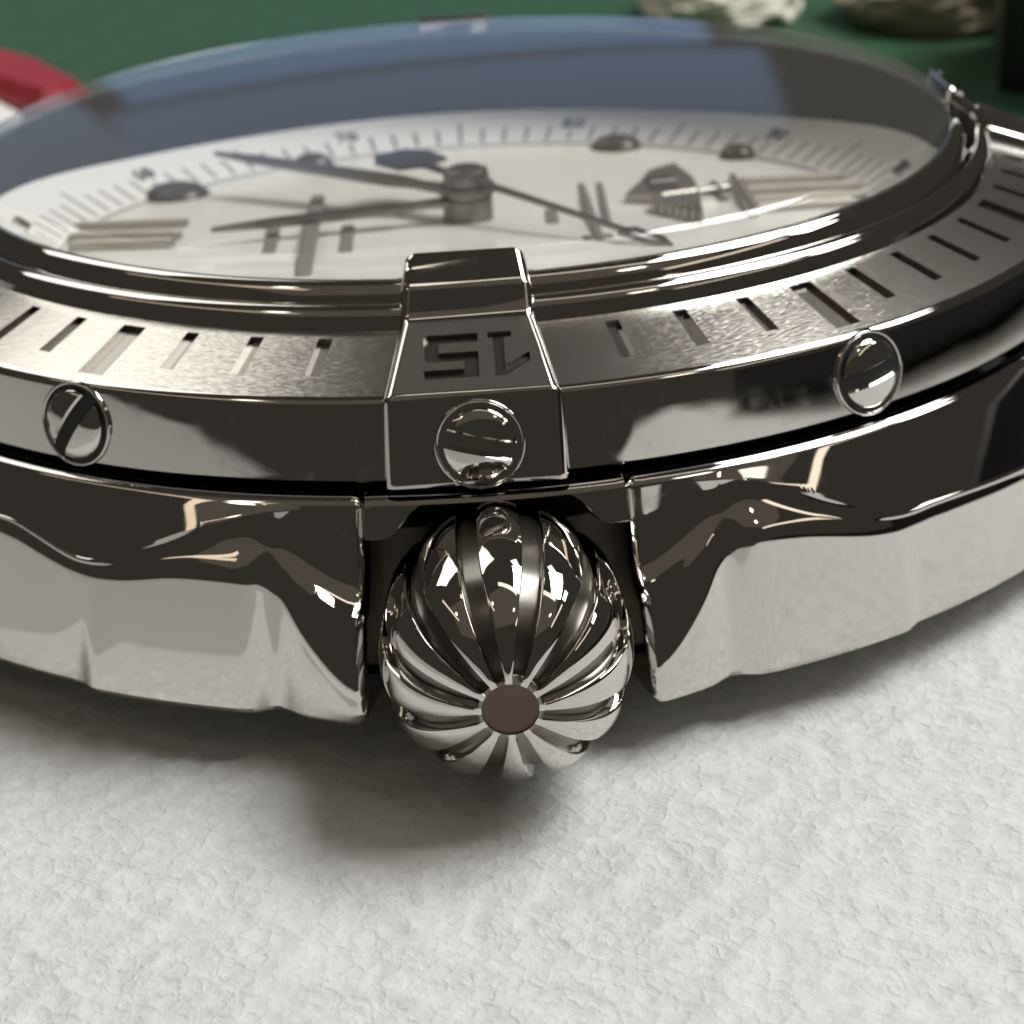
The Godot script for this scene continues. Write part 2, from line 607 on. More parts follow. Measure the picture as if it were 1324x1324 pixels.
func case_body() -> void:
	var ts := []
	var half := GUARD_END
	ts.append([CROWN_AT - half, true])
	var n := 28
	for k in range(1, n):
		ts.append([CROWN_AT - half + 2.0 * half * k / n, true])
	ts.append([CROWN_AT + half, true])
	ts.append([CROWN_AT + half, false])
	var t := half
	while t < 360.0 - half - 0.01:
		var a := minf(t, 360.0 - t)
		t += 0.06 if a < half + 0.5 else 0.15 if a < half + 1.2 else 0.3 if a < 48.0 else 1.0
		t = minf(t, 360.0 - half)
		ts.append([CROWN_AT + t, false])
	var rows := []
	for q in ts:
		rows.append(case_profile(q[0], q[1]))
	rows.append(rows[0])
	# the recess behind the crown is a part of its own below the top ledge
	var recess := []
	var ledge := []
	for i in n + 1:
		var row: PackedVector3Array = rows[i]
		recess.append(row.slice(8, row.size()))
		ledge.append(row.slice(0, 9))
	var mb := MB.new()
	mb.grid(ledge, false, true)
	mb.grid(rows.slice(n + 1, rows.size() - 1), false, true)
	# the guards' ends, facing the crown
	mb.grid([rows[n], rows[n + 1]], false, true)
	mb.grid([rows[rows.size() - 2], rows[0]], false, true)
	put("case_body", mb.mesh(34.0), M.steel, w)
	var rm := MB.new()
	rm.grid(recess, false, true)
	put("shaded_crown_recess", rm.mesh(24.0), M.recess, w)  # the shade in the notch is part of this dark colour
	var back := MB.new()
	back.lathe([Vector2(16.4, -6.9), Vector2(16.3, -7.1), Vector2(15.4, -7.35), Vector2(15.2, -7.66), Vector2(15.0, -7.72), Vector2(0.05, -7.72)], 120)
	put("case_back", back.mesh(), M.steel, w)
	var seat := MB.new()
	seat.lathe([Vector2(12.0, -2.55), Vector2(15.9, -2.55)], 120)
	put("bezel_seat", seat.mesh(), M.dark, w)

# --- bezel with engraved minute marks
const R0 := 14.72
const R1 := 16.92

func by(r: float) -> float:
	return 0.03 + (R1 - r) * 0.300

func marked(m: int) -> int:
	var d := m % 15
	if d < 2 or d > 13:
		return 0
	return 2 if m % 5 == 0 else 1

func bezel() -> void:
	var half := [0.0, 0.60, 1.18]
	var rs := [R0, 14.97, 15.4, 15.85, 16.26, 16.70, R1]
	var edges := []   # [angle, mark of the cell that starts here]
	for m in 60:
		var c := m * 6.0
		var k := marked(m)
		if k:
			edges.append([c - half[k], k])
		edges.append([c + half[k], 0])
		for s in range(1, 4):
			edges.append([lerpf(c + half[k], c + 6.0 - half[marked((m + 1) % 60)], s / 4.0), 0])
	var body := MB.new()
	for i in edges.size():
		var a: float = deg_to_rad(edges[i][0])
		var b: float = deg_to_rad(edges[(i + 1) % edges.size()][0] + (360.0 if i == edges.size() - 1 else 0.0))
		for j in 6:
			var k: int = edges[i][1]
			if k and j >= 1 and j <= (4 if k == 2 else 3):
				continue
			var q := []
			for e in [[rs[j], a], [rs[j], b], [rs[j + 1], b], [rs[j + 1], a]]:
				q.append(body.v(Vector3(e[0] * sin(e[1]), by(e[0]), e[0] * cos(e[1])), Vector2(e[1] / TAU, (e[0] - R0) / (R1 - R0))))
			body.quad(q[3], q[2], q[1], q[0])
	var bz := put("bezel", body.mesh(20.0), M.brushed, w)
	for k in [1, 2]:
		var mb := MB.new()
		var h: float = deg_to_rad(half[k])
		var r_out: float = rs[4] if k == 1 else rs[5]
		var deep := 0.15
		var P := func(r: float, t: float, d: float) -> Vector3: return Vector3(r * sin(t), by(r) - d, r * cos(t))
		var r_in: float = rs[1]
		mb.face(P.call(r_out, -h, deep), P.call(r_out, h, deep), P.call(r_in, h, deep), P.call(r_in, -h, deep))
		mb.face(P.call(r_in, -h, 0), P.call(r_in, -h, deep), P.call(r_in, h, deep), P.call(r_in, h, 0))
		mb.face(P.call(r_out, h, 0), P.call(r_out, h, deep), P.call(r_out, -h, deep), P.call(r_out, -h, 0))
		mb.face(P.call(r_out, -h, 0), P.call(r_out, -h, deep), P.call(r_in, -h, deep), P.call(r_in, -h, 0))
		mb.face(P.call(r_in, h, 0), P.call(r_in, h, deep), P.call(r_out, h, deep), P.call(r_out, h, 0))
		var mesh := mb.mesh(20.0)
		for m in 60:
			if marked(m) == k:
				put("minute_mark", mesh, M.engraved, bz, turned(m * 6.0))
	var wall := MB.new()
	wall.lathe([Vector2(R1, 0.03), Vector2(16.975, 0.012), Vector2(17.02, -0.018), Vector2(17.055, -0.058), Vector2(17.08, -0.105), Vector2(17.10, -0.16), Vector2(17.188, -0.66), Vector2(17.283, -1.2), Vector2(17.354, -1.60), Vector2(17.368, -1.68), Vector2(17.372, -1.70), Vector2(17.34, -1.75), Vector2(17.1, -1.79), Vector2(15.5, -1.85)], 360)
	put("bezel_wall", wall.mesh(28.0), M.steel, w)

func inner_ring() -> void:
	var a := MB.new()
	a.lathe([Vector2(14.14, 1.02), Vector2(14.20, 1.14), Vector2(14.30, 1.19), Vector2(14.44, 1.17), Vector2(14.56, 1.10), Vector2(14.64, 0.98), Vector2(14.68, 0.82), Vector2(14.74, 0.60)], 300)
	put("bezel_lip", a.mesh(45.0), M.steel, w)
	var b := MB.new()
	b.lathe([Vector2(13.50, 0.9), Vector2(13.52, 1.42), Vector2(13.56, 1.50), Vector2(13.66, 1.53), Vector2(13.78, 1.50), Vector2(13.90, 1.40), Vector2(14.00, 1.22), Vector2(14.06, 1.02), Vector2(14.14, 0.96), Vector2(14.20, 1.0)], 300)
	put("crystal_ring", b.mesh(45.0), M.steel, w)

# --- the four bezel tabs; the one at three o'clock is numbered
const RIDER := [Vector2(17.72, -1.72), Vector2(17.71, -1.60), Vector2(17.47, -0.6), Vector2(17.32, 0.02), Vector2(17.29, 0.13), Vector2(17.20, 0.20), Vector2(14.86, 0.93), Vector2(14.74, 1.00), Vector2(14.66, 1.10), Vector2(14.46, 1.52), Vector2(14.41, 1.59), Vector2(14.32, 1.65), Vector2(14.0, 1.88), Vector2(13.80, 2.04), Vector2(13.70, 2.10), Vector2(13.63, 2.10), Vector2(13.585, 2.04), Vector2(13.57, 1.85), Vector2(13.57, 1.30)]

func rider_half(z: float) -> float:
	if z < 14.0:
		return lerpf(1.20, 1.36, clampf((z - 13.0) / 1.0, 0.0, 1.0))
	return 1.36 + (z - 14.0) * 0.155

func riders() -> void:
	var nrm: Array[Vector2] = []
	for i in RIDER.size():
		var d: Vector2 = RIDER[mini(i + 1, RIDER.size() - 1)] - RIDER[maxi(i - 1, 0)]
		nrm.append(Vector2(-d.y, d.x).normalized() * -1.0)
	var cols := [[0.0, 0.40], [0.0, 0.20], [0.045, 0.09], [0.13, 0.024], [0.22, 0.0]]
	var P := func(i: int, j: int) -> Vector3:
		var q: Vector2 = RIDER[i]
		var s := -1.0 if j < 5 else 1.0
		var c: Array = cols[j if j < 5 else 9 - j]
		var e: Vector2 = q + nrm[i] * -c[1]
		return Vector3(s * (rider_half(q.x) - c[0]), e.y, e.x)
	for which in 4:
		var mb := MB.new()
		var sgn := 1.0
		# outward normals of the profile point up and out
		if nrm[5].y < 0.0:
			sgn = -1.0
			for i in nrm.size():
				nrm[i] = -nrm[i]
		for i in RIDER.size() - 1:
			for j in 9:
				if which == 0 and i == 5 and j == 4:
					continue
				mb.face(P.call(i, j), P.call(i, j + 1), P.call(i + 1, j + 1), P.call(i + 1, j))
		# side cheeks reach down into the bezel
		for j in [0, 9]:
			for i in RIDER.size() - 1:
				var a: Vector3 = P.call(i, j)
				var b: Vector3 = P.call(i + 1, j)
				var a2 := Vector3(a.x, -1.5, clampf(a.z, 13.6, 17.2))
				var b2 := Vector3(b.x, -1.5, clampf(b.z, 13.6, 17.2))
				if j == 0:
					mb.face(a2, a, b, b2)
				else:
					mb.face(a, a2, b2, b)
		var o: MeshInstance3D
		if which == 0:
			o = put("bezel_tab", mb.mesh(40.0), M.steel, w)
			o.set_meta("label", "polished bezel tab engraved 15 beside the crown")
			digits(o, P)
			var nf := MB.new()
			numbered(nf, P)
			put("numbered_face", nf.mesh(), M.satin, o)
		else:
			o = put("bezel_tab", mb.mesh(40.0), M.steel, w, turned(which * 90.0))

func glyphs() -> Array:
	var five := PackedVector2Array([Vector2(0, 1), Vector2(1, 1), Vector2(1, .80), Vector2(.27, .80), Vector2(.27, .62), Vector2(.92, .62), Vector2(1, .54), Vector2(1, .08), Vector2(.92, 0), Vector2(0, 0), Vector2(0, .2), Vector2(.73, .2), Vector2(.73, .42), Vector2(0, .42)])
	var one := PackedVector2Array([Vector2(.42, 0), Vector2(1, 0), Vector2(1, .13), Vector2(.88, .13), Vector2(.88, 1), Vector2(.60, 1), Vector2(0, .70), Vector2(0, .50), Vector2(.60, .76), Vector2(.60, .13), Vector2(.42, .13)])
	var out := []
	for g in [[five, -0.98, 0.18], [one, 0.40, 1.26]]:
		var q := PackedVector2Array()
		for e in g[0]:
			q.append(Vector2(lerpf(g[1], g[2], 1.0 - e.x), 0.17 + 0.62 * (1.0 - e.y)))
		out.append(q)
	return out

# the numbered face: x across, v from its outer edge (0) to its inner edge (1)
func face_at(P: Callable, x: float, v: float, deep := 0.0) -> Vector3:
	var a: Vector3 = P.call(5, 4)
	var b: Vector3 = P.call(6, 4)
	var n := Vector3(0, absf(b.z - a.z), absf(b.y - a.y)).normalized()
	return Vector3(x, lerpf(a.y, b.y, v), lerpf(a.z, b.z, v)) - n * deep

func numbered(mb: MB, P: Callable) -> void:
	var gs := glyphs()
	var hw := rider_half(RIDER[5].x) - 0.22
	var hw2 := rider_half(RIDER[6].x) - 0.22
	var cuts := [-3.0, -0.40, 0.30, 0.90, 3.0]
	var whole := PackedVector2Array([Vector2(-hw, 0), Vector2(hw, 0), Vector2(hw2, 1), Vector2(-hw2, 1)])
	for i in 4:
		var strip := PackedVector2Array([Vector2(cuts[i], -1), Vector2(cuts[i + 1], -1), Vector2(cuts[i + 1], 2), Vector2(cuts[i], 2)])
		var todo: Array = Geometry2D.intersect_polygons(whole, strip)
		for g in gs:
			var nxt := []
			for q in todo:
				nxt.append_array(Geometry2D.clip_polygons(q, g))
			todo = nxt
		for q in todo:
			var t := Geometry2D.triangulate_polygon(q)
			for k in range(0, t.size(), 3):
				var a := face_at(P, q[t[k]].x, q[t[k]].y)
				var b := face_at(P, q[t[k + 1]].x, q[t[k + 1]].y)
				var c := face_at(P, q[t[k + 2]].x, q[t[k + 2]].y)
				if (b - a).cross(c - a).y < 0.0:
					mb.tri(mb.v(a), mb.v(c), mb.v(b))
				else:
					mb.tri(mb.v(a), mb.v(b), mb.v(c))

func digits(tab: Node, P: Callable) -> void:
	var deep := 0.10
	for g in glyphs():
		var mb := MB.new()
		var t := Geometry2D.triangulate_polygon(g)
		for k in range(0, t.size(), 3):
			var a := face_at(P, g[t[k]].x, g[t[k]].y, deep)
			var b := face_at(P, g[t[k + 1]].x, g[t[k + 1]].y, deep)
			var c := face_at(P, g[t[k + 2]].x, g[t[k + 2]].y, deep)
			if (b - a).cross(c - a).y < 0.0:
				mb.tri(mb.v(a), mb.v(c), mb.v(b))
			else:
				mb.tri(mb.v(a), mb.v(b), mb.v(c))
		for k in g.size():
			var l: int = (k + 1) % g.size()
			mb.face(face_at(P, g[k].x, g[k].y), face_at(P, g[l].x, g[l].y), face_at(P, g[l].x, g[l].y, deep), face_at(P, g[k].x, g[k].y, deep))
		put("numeral", mb.mesh(20.0), M.engraved, tab)

# --- slotted screw heads set in the bezel wall
func screw_mesh(turn: float) -> ArrayMesh:
	var mb := MB.new()
	var R := 0.76
	var s := 0.165
	var H := func(a: float, b: float) -> float:
		var q := clampf((a * a + b * b) / (R * R), 0.0, 1.0)
		return 0.04 + 0.24 * sqrt(1.0 - q * 0.96)
	for side in [-1.0, 1.0]:
		var rows := []
		for i in 19:
			var b := lerpf(-1.0, 1.0, i / 18.0)
			b = sin(b * PI / 2.0) * sqrt(R * R - s * s)
			var lim := sqrt(maxf(R * R - b * b, s * s))
			var row := PackedVector3Array()
			row.append(Vector3(side * s, b, -0.12))
			row.append(Vector3(side * s, b, H.call(s, b) - 0.05))
			for j in 13:
				var a := lerpf(minf(s + 0.04, lim), lim, sin(j / 12.0 * PI / 2.0))
				row.append(Vector3(side * a, b, H.call(a, b)))
			row.append(Vector3(side * lim, b, -0.15))
			rows.append(row)
		mb.grid(rows, false, side > 0.0)
	return mb.mesh(35.0, Transform3D(Basis(Vector3.BACK, deg_to_rad(turn)), Vector3.ZERO))

func screws() -> void:
	var seat := MB.new()
	var rows := []
	for q in [[0.002, 0.012], [0.70, 0.012], [0.80, 0.014], [0.88, 0.014], [0.90, -0.05]]:
		var row := PackedVector3Array()
		for j in 48:
			row.append(Vector3(q[0] * sin(TAU * j / 48), q[0] * cos(TAU * j / 48), q[1]))
		rows.append(row)
	seat.grid(rows, true, false)
	var seat_mesh := seat.mesh(60.0)
	var rim := MB.new()
	rows = []
	for q in [[0.87, -0.04], [0.875, 0.02], [0.89, 0.045], [0.92, 0.05], [0.95, 0.03], [0.97, -0.04]]:
		var row := PackedVector3Array()
		for j in 64:
			row.append(Vector3(q[0] * sin(TAU * j / 64), q[0] * cos(TAU * j / 64), q[1]))
		rows.append(row)
	rim.grid(rows, true, false)
	var rim_mesh := rim.mesh(60.0)
	for k in 12:
		var t := k * 30.0
		var tab := k % 3 == 0
		var turn: float = [0.0, 98.0, 20.0, 60.0, -70.0, 15.0, 0.0, 40.0, 75.0, 30.0, -40.0, 145.0][k]
		if k == 0:
			turn = 76.0
		var r := 17.235 if not tab else 17.51
		if k == 0:
			t = 0.3
		elif k == 1:
			t = 30.4
		elif k == 11:
			t = -30.4
		var place := turned(t) * Transform3D(Basis(Vector3.RIGHT, deg_to_rad(-10.0 if not tab else -13.0)), Vector3(0, -0.90, r) * MM)
		var o := put("bezel_screw", screw_mesh(turn), M.steel, w, place)
		put("screw_seat", seat_mesh, M.dark, o)
		put("screw_rim", rim_mesh, M.steel, o)

# --- fluted onion crown
func crown() -> void:
	var prof := [Vector2(1.95, 17.1), Vector2(2.22, 17.6), Vector2(2.42, 18.2), Vector2(2.53, 18.9), Vector2(2.57, 19.6), Vector2(2.56, 20.1), Vector2(2.50, 20.6), Vector2(2.39, 21.05), Vector2(2.18, 21.45), Vector2(1.90, 21.8), Vector2(1.55, 22.08), Vector2(1.18, 22.27), Vector2(0.86, 22.38), Vector2(0.66, 22.43), Vector2(0.56, 22.44)]
	var curve := Curve2D.new()
	for i in prof.size():
		var d: Vector2 = (prof[mini(i + 1, prof.size() - 1)] - prof[maxi(i - 1, 0)]) / 6.0
		curve.add_point(prof[i], -d, d)
	curve.bake_interval = 0.05
	var length := curve.get_baked_length()
	var rows := []
	var n := 12
	var per := 22
	for i in 91:
		var q := curve.sample_baked(length * i / 90.0, true)
		var nx := curve.sample_baked(minf(length * i / 90.0 + 0.03, length), true)
		var pv := curve.sample_baked(maxf(length * i / 90.0 - 0.03, 0.0), true)
		var d := (nx - pv).normalized()
		var out := Vector2(d.y, -d.x)
		var R := q.x
		var gw := minf(0.235, 0.05 + R * 0.09) / maxf(R, 0.3)   # half angle of a groove
		var fade := sm(0.62, 0.72, R)
		var row := PackedVector3Array()
		for l in n:
			var c := TAU * (l + 0.5) / n    # groove centre
			var lobe := TAU / n - 2.0 * gw
			for k in per:
				var t: float
				var h: float
				if k < 7:   # groove: wall, floor, wall
					var e: float = [-1.0, -0.86, -0.80, 0.0, 0.80, 0.86, 1.0][k]
					t = c + e * gw
					h = [0.0, -0.05, -0.24, -0.25, -0.24, -0.05, 0.0][k]
				else:
					var u := (k - 6) / float(per - 6)
					t = c + gw + u * lobe
					h = 0.045 * pow(sin(PI * u), 0.8) * clampf(R / 2.2, 0.0, 1.0)
				h *= fade
				var z := q + out * h
				row.append(Vector3(z.x * sin(t), z.x * cos(t), z.y))
		rows.append(row)
	var body := MB.new()
	var total := n * per
	for l in n:
		var cut := []
		for i in rows.size():
			var seg := PackedVector3Array()
			for k in range(4, per + 3):
				seg.append(rows[i][(l * per + k) % total])
			cut.append(seg)
		body.grid(cut, false, false)
	var place := Transform3D(Basis(), Vector3(0.36, -4.43, 0) * MM)
	var o := put("crown", body.mesh(32.0), M.steel, w, place)
	o.set_meta("label", "fluted onion-shaped winding crown")
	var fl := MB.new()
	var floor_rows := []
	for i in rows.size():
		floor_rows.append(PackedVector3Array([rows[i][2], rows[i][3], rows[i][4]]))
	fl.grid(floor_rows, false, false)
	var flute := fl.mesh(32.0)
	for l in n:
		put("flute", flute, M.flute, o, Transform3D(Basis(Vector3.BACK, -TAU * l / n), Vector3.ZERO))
	var tip := MB.new()
	var tr := []
	for q in [[0.56, 22.44], [0.555, 22.43], [0.55, 22.40], [0.53, 22.395], [0.25, 22.39], [0.002, 22.39]]:
		var row := PackedVector3Array()
		for j in 48:
			row.append(Vector3(q[0] * sin(TAU * j / 48), q[0] * cos(TAU * j / 48), q[1]))
		tr.append(row)
	tip.grid(tr, true, false)
	put("crown_tip", tip.mesh(35.0), M.worn, o)
	var stem := MB.new()
	var sr := []
	for q in [[1.6, 16.9], [1.6, 17.6]]:
		var row := PackedVector3Array()
		for j in 32:
			row.append(Vector3(q[0] * sin(TAU * j / 32), q[0] * cos(TAU * j / 32), q[1]))
		sr.append(row)
	stem.grid(sr, true, false)
	put("crown_tube", stem.mesh(), M.steel, o)

# --- dial, which dishes gently up to the crystal seat
func fd(z: float) -> float:
	var zs := [-13.5, -8.0, 0.0, 4.0, 8.0, 11.0, 13.5]
	var ys := [-2.05, -1.8, -1.25, -0.65, 0.1, 0.75, 1.3]
	for i in 6:
		if z <= zs[i + 1]:
			var u := clampf((z - zs[i]) / (zs[i + 1] - zs[i]), 0.0, 1.0)
			return lerpf(ys[i], ys[i + 1], u)
	return 1.3

func ring_y(x: float, z: float) -> float:
	var r := sqrt(x * x + z * z)
	var k := 0.42 + 0.26 * sm(-12.5, -1.0, z) - 0.62 * sm(1.0, 9.5, z)
	return minf(fd(z) + maxf(r - 11.55, 0.0) * k + 0.02, 1.36)

func on_dial(h: float) -> Callable:
	return func(_x, z): return fd(z) + h

func bar(called: String, a: Vector2, b: Vector2, wa: float, wb: float, h: float, mat: Material, parent: Node) -> MeshInstance3D:
	var n := (b - a).normalized().orthogonal()
	var mb := MB.new()
	mb.plate(PackedVector2Array([a + n * wa, b + n * wb, b - n * wb, a - n * wa]), on_dial(h), h + 0.05, minf(0.05, minf(wa, wb) * 0.5))
	return put(called, mb.mesh(20.0), mat, parent)

# a dark metal bar with a pale filling
func pale_bar(a: Vector2, b: Vector2, wide: float, parent: Node) -> void:
	var o := bar("bar", a, b, wide, wide, 0.22, M.marker, parent)
	var d := (b - a).normalized() * 0.07
	bar("filling", a + d, b - d, wide * 0.66, wide * 0.66, 0.27, M.pale, o)

func dial() -> void:
	var mb := MB.new()
	var rows := []
	for i in 25:
		var row := PackedVector3Array()
		var r := 11.75 * i / 24.0 + 0.002
		for j in 96:
			var t := TAU * j / 96
			row.append(Vector3(r * sin(t), fd(r * cos(t)), r * cos(t)))
		rows.append(row)
	mb.grid(rows, true, true)
	var d := put("dial", mb.mesh(60.0), M.nacre, w)
	var ring := MB.new()
	rows = []
	for i in 9:
		var r := lerpf(11.6, 13.52, i / 8.0)
		var row := PackedVector3Array()
		for j in 160:
			var t := TAU * j / 160
			row.append(Vector3(r * sin(t), ring_y(r * sin(t), r * cos(t)), r * cos(t)))
		rows.append(row)
	ring.grid(rows, true, true)
	var cr := put("chapter_ring", ring.mesh(60.0), M.ring, w)
	var wall := MB.new()
	rows = []
	for u in [0.0, 0.5, 1.0]:
		var row := PackedVector3Array()
		for j in 160:
			var t := TAU * j / 160
			var x := 13.50 * sin(t)
			var z := 13.50 * cos(t)
			row.append(Vector3(x, lerpf(ring_y(x, z) - 0.02, 1.45, u), z))
		rows.append(row)
	wall.grid(rows, true, false)
	put("rehaut_wall", wall.mesh(60.0), M.rehaut, w)
	# hundredths printed on the ring, counted from twelve o'clock
	for k in 100:
		var t := deg_to_rad(90.0 - k * 3.6)
		var r1 := 11.72
		var r2 := 12.50 if k % 5 else 12.85
		if k % 10 == 0:
			r2 = 12.25
		var hw := 0.055
		var tm := MB.new()
		var P := func(r: float, s: float) -> Vector3:
			var x := r * sin(t) + s * cos(t)
			var z := r * cos(t) - s * sin(t)
			return Vector3(x, ring_y(x, z) + 0.012, z)
		tm.grid([PackedVector3Array([P.call(r1, -hw), P.call(lerpf(r1, r2, 0.5), -hw), P.call(r2, -hw)]), PackedVector3Array([P.call(r1, hw), P.call(lerpf(r1, r2, 0.5), hw), P.call(r2, hw)])], false, false)
		put("tick", tm.mesh(60.0), M.print, cr)
	for k in 10:
		var t := 90.0 - k * 36.0
		var tx := TextMesh.new()
		tx.text = str(k * 10) if k else "100"
		var f := SystemFont.new()
		f.font_names = PackedStringArray(["Droid Sans"])
		f.font_weight = 700
		tx.font = f
		tx.font_size = 32
		tx.pixel_size = 0.01
		tx.depth = 0.02
		var r := 12.62
		var pos := Vector3(r * sin(deg_to_rad(t)), 0, r * cos(deg_to_rad(t)))
		pos.y = ring_y(pos.x, pos.z) + 0.03
		# tops outwards, lying on the slope of the ring
		var out := Vector3(sin(deg_to_rad(t)), 0, cos(deg_to_rad(t)))
		var rise := (ring_y(pos.x + out.x * 0.2, pos.z + out.z * 0.2) - ring_y(pos.x - out.x * 0.2, pos.z - out.z * 0.2)) / 0.4
		var up := (out + Vector3.UP * rise).normalized()
		var right := out.cross(Vector3.UP).normalized() * -1.0
		right = up.cross(right.cross(up)).normalized() if false else out.cross(Vector3.UP).normalized()
		var nrm := right.cross(up)
		if nrm.y < 0.0:
			right = -right
			nrm = -nrm
		put("scale_numeral", tx, M.print, cr, Transform3D(Basis(right, up, nrm).scaled_local(Vector3.ONE * 2.3 * MM), pos * MM))
	markers(d)
	emblem()

func group(called: String) -> Node3D:
	var o := Node3D.new()
	o.name = called
	w.add_child(o, true)
	return o

func markers(_d: Node) -> void:
	var h := 0.28
	# twelve, at the right
	var g := group("hour_marker")
	pale_bar(Vector2(8.35, -2.75), Vector2(11.75, -2.55), 0.20, g)
	pale_bar(Vector2(8.30, -1.35), Vector2(11.75, -1.15), 0.24, g)
	pale_bar(Vector2(8.25, 0.15), Vector2(11.55, 0.25), 0.24, g)
	pale_bar(Vector2(8.15, 1.55), Vector2(11.0, 1.4), 0.24, g)
	bar("serif", Vector2(8.22, -3.6), Vector2(8.0, 2.6), 0.10, 0.10, h * 0.8, M.marker, g)
	# six, at the left
	g = group("hour_marker")
	pale_bar(Vector2(-8.2, -1.9), Vector2(-11.6, -2.3), 0.20, g)
	pale_bar(Vector2(-8.2, -0.2), Vector2(-11.5, -0.9), 0.20, g)
	pale_bar(Vector2(-8.2, 1.3), Vector2(-11.2, 0.7), 0.20, g)
	# the two numerals nearest the three o'clock tab
	g = group("hour_marker")
	bar("bar", Vector2(-4.52, -5.2), Vector2(-3.95, 9.4), 0.22, 0.20, 0.04, M.printed, g)
	bar("bar", Vector2(-5.62, -2.2), Vector2(-5.32, 3.6), 0.19, 0.19, 0.04, M.printed, g)
	bar("bar", Vector2(-3.38, -0.6), Vector2(-3.20, 4.4), 0.19, 0.19, 0.04, M.printed, g)
	g = group("hour_marker")
	bar("bar", Vector2(3.65, -4.5), Vector2(3.55, 5.4), 0.12, 0.12, 0.04, M.printed, g)
	bar("bar", Vector2(4.20, -4.4), Vector2(4.00, 2.2), 0.12, 0.10, 0.04, M.printed, g)
	bar("bar", Vector2(2.55, -1.0), Vector2(2.48, 1.4), 0.19, 0.19, 0.04, M.printed, g)
	bar("bar", Vector2(3.10, 4.6), Vector2(3.95, 4.6), 0.45, 0.45, 0.035, M.printed, g)
	# polished round stones at the far hours
	for q in [[-9.15, -6.6, 1.05], [5.2, -10.0, 0.85], [8.9, -7.2, 0.6], [-5.0, -10.1, 0.7]]:
		var mb := MB.new()
		var prof := []
		for i in 9:
			var a := PI / 2.0 * i / 8.0
			prof.append(Vector2(q[2] * sin(a) + 0.001, 0.42 * cos(a)))
		prof.append(Vector2(q[2] * 1.05, 0.02))
		mb.lathe(prof, 40)
		put("hour_stone", mb.mesh(50.0), M.cabochon, w, Transform3D(Basis(), Vector3(q[0], fd(q[1]), q[1]) * MM))

func emblem() -> void:
	var g := group("wing_emblem")
	var h := 0.34
	var mb := MB.new()
	mb.plate(PackedVector2Array([Vector2(4.77, -1.3), Vector2(5.3, -2.9), Vector2(5.7, -4.4), Vector2(6.68, -5.4), Vector2(7.0, -3.0), Vector2(6.9, -1.1), Vector2(5.8, -0.7)]), on_dial(h), h, 0.08)
	put("upper_wing", mb.mesh(20.0), M.marker, g)
	for k in 7:
		var u := k / 7.0
		var v := (k + 0.72) / 7.0
		var top0 := Vector2(5.5, -0.5).lerp(Vector2(6.95, -0.9), u)
		var top1 := Vector2(5.5, -0.5).lerp(Vector2(6.95, -0.9), v)
		var low0 := Vector2(5.35, 0.5).lerp(Vector2(6.55, 3.5), u)
		var low1 := Vector2(5.35, 0.5).lerp(Vector2(6.55, 3.5), v)
		mb = MB.new()
		mb.plate(PackedVector2Array([top0, top1, low1, low0]), on_dial(h), h, 0.03)
		put("feather", mb.mesh(20.0), M.marker, g)
	bar("anchor_bar", Vector2(6.8, -1.5), Vector2(7.9, -1.9), 0.16, 0.10, 0.25, M.marker, g)
	bar("anchor_fluke", Vector2(7.5, -2.6), Vector2(7.65, -0.6), 0.10, 0.10, 0.25, M.marker, g)
	bar("letter_bar", Vector2(5.5, -2.3), Vector2(6.3, -2.5), 0.30, 0.34, 0.46, M.hand, g)
	bar("letter_bar", Vector2(5.5, -1.5), Vector2(6.3, -1.5), 0.28, 0.30, 0.46, M.hand, g)

func hand(called: String, a: Vector3, b: Vector3, shape: Array, thick: float) -> MeshInstance3D:
	# shape: (distance along, half width); heights run straight from a to b, with a ridge along the middle
	var d := b - a
	var l := Vector2(d.x, d.z).length()
	var f := d / l
	var s := Vector3(f.z, 0, -f.x).normalized()
	var rows := []
	for q in shape:
		var c: Vector3 = a + f * q.x
		rows.append(PackedVector3Array([c - s * q.y + Vector3.DOWN * thick, c - s * q.y, c + Vector3.UP * minf(q.y * 0.22, 0.1), c + s * q.y, c + s * q.y + Vector3.DOWN * thick, c - s * q.y + Vector3.DOWN * thick]))
	var mb := MB.new()
	mb.grid(rows, false, false)
	var i: int = shape.size() - 1
	mb.quad(0, 1, 3, 4)
	var e := i * 6
	mb.quad(e + 4, e + 3, e + 1, e)
	return put(called, mb.mesh(20.0), M.hand, w)

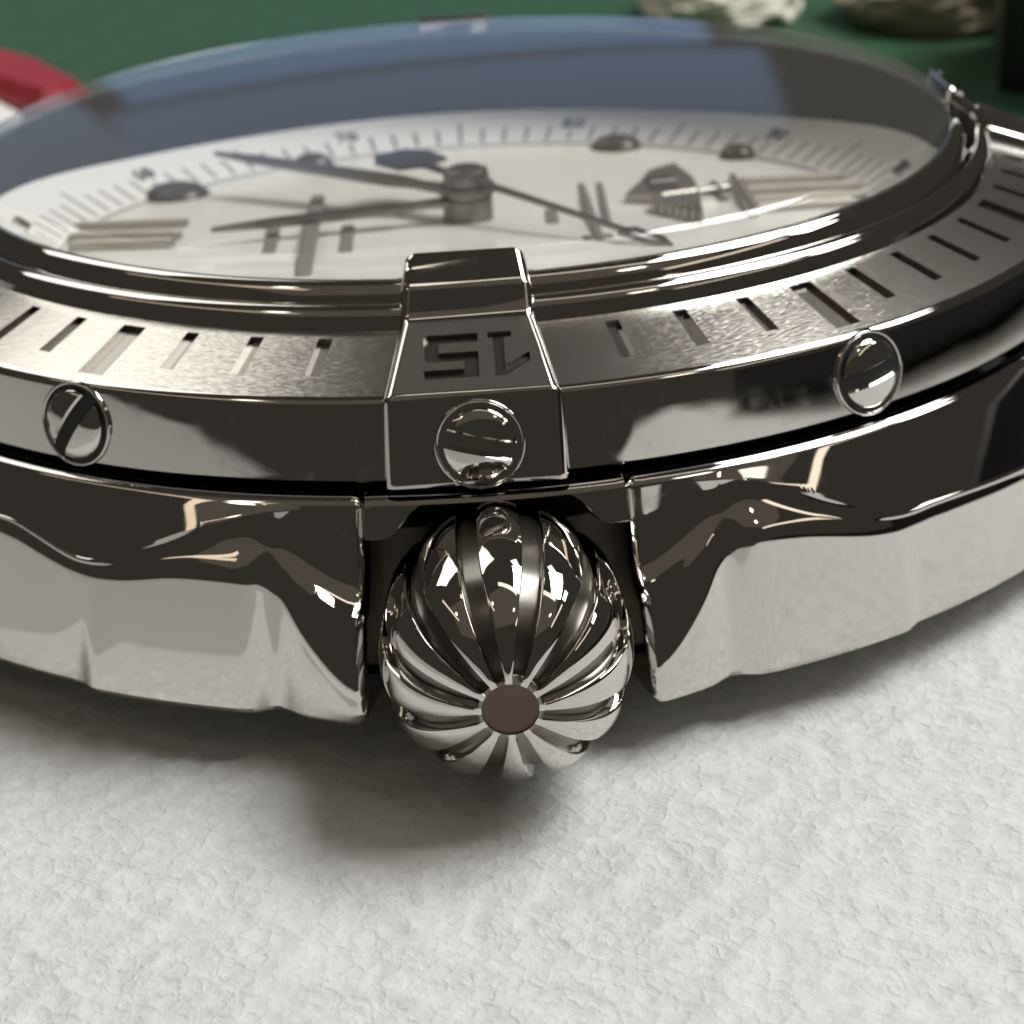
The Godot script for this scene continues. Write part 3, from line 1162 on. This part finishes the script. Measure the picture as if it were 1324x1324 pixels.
func hands() -> void:
	hand("hour_hand", Vector3(0.1, -0.62, -0.4), Vector3(-7.25, -0.55, 1.35), [Vector2(0, 0.42), Vector2(1.6, 0.22), Vector2(2.2, 0.45), Vector2(5.6, 0.34), Vector2(7.4, 0.02)], 0.14)
	hand("minute_hand", Vector3(0.1, -0.38, -0.4), Vector3(-7.85, -0.40, -6.9), [Vector2(0, 0.40), Vector2(1.8, 0.24), Vector2(2.6, 0.42), Vector2(8.4, 0.28), Vector2(10.2, 0.02)], 0.14)
	var a := Vector3(0.13, -0.02, -0.5)
	var b := Vector3(5.16, 0.10, 7.6)
	var sh := hand("seconds_hand", a, b, [Vector2(-0.6, 0.15), Vector2(0.6, 0.14), Vector2(7.7, 0.09)], 0.10)
	# open lozenge tip and flat counterweight
	var f := (b - a) / Vector2(b.x - a.x, b.z - a.z).length()
	var s := Vector3(f.z, 0, -f.x).normalized()
	var out := [Vector2(7.5, 0.0), Vector2(7.7, 0.30), Vector2(8.9, 0.30), Vector2(9.65, 0.0), Vector2(8.9, -0.30), Vector2(7.7, -0.30)]
	var inn := [Vector2(7.75, 0.0), Vector2(7.86, 0.17), Vector2(8.82, 0.17), Vector2(9.25, 0.0), Vector2(8.82, -0.17), Vector2(7.86, -0.17)]
	var mb := MB.new()
	var rows := []
	for ring in [[out, -0.1], [out, 0.0], [inn, 0.0], [inn, -0.1]]:
		var row := PackedVector3Array()
		for q in ring[0]:
			row.append(a + f * q.x + s * q.y + Vector3.UP * ring[1])
		rows.append(row)
	mb.grid(rows, true, false)
	put("lozenge_tip", mb.mesh(20.0), M.hand, sh)
	var cw := MB.new()
	rows = []
	for q in [Vector2(-0.6, 0.12), Vector2(-2.2, 0.16), Vector2(-2.4, 0.85), Vector2(-3.6, 0.95), Vector2(-4.3, 0.55)]:
		var c: Vector3 = a + f * q.x + Vector3.DOWN * 0.02
		rows.append(PackedVector3Array([c - s * q.y + Vector3.DOWN * 0.1, c - s * q.y, c + s * q.y, c + s * q.y + Vector3.DOWN * 0.1]))
	cw.grid(rows, false, true)
	put("counterweight", cw.mesh(20.0), M.hand, sh)
	var hub := MB.new()
	hub.lathe([Vector2(0.001, 0.30), Vector2(0.45, 0.28), Vector2(0.62, 0.20), Vector2(0.66, 0.05), Vector2(0.66, -0.18), Vector2(0.78, -0.20), Vector2(0.82, -0.28), Vector2(0.82, -0.46), Vector2(0.62, -0.50), Vector2(0.62, -0.60), Vector2(0.72, -0.62), Vector2(0.72, -1.30)], 48)
	put("hand_hub", hub.mesh(), M.hand, w, Transform3D(Basis(), Vector3(0.13, 0, -0.4) * MM))

func crystal() -> void:
	var prof := []
	var R := 165.0
	var rc := 13.36
	var top := 2.02
	var apex := top + (R - sqrt(R * R - rc * rc))
	for i in 25:
		var r := rc * i / 24.0 + 0.001
		prof.append(Vector2(r, apex - (R - sqrt(R * R - r * r))))
	prof.append(Vector2(13.37, top - 0.003))
	prof.append(Vector2(13.385, top - 0.012))
	prof.append(Vector2(13.475, 1.93))
	prof.append(Vector2(13.505, 1.89))
	prof.append(Vector2(13.535, 1.80))
	prof.append(Vector2(13.54, 1.40))
	var mb := MB.new()
	mb.lathe(prof, 240)
	put("crystal", mb.mesh(16.0), M.glass, w)
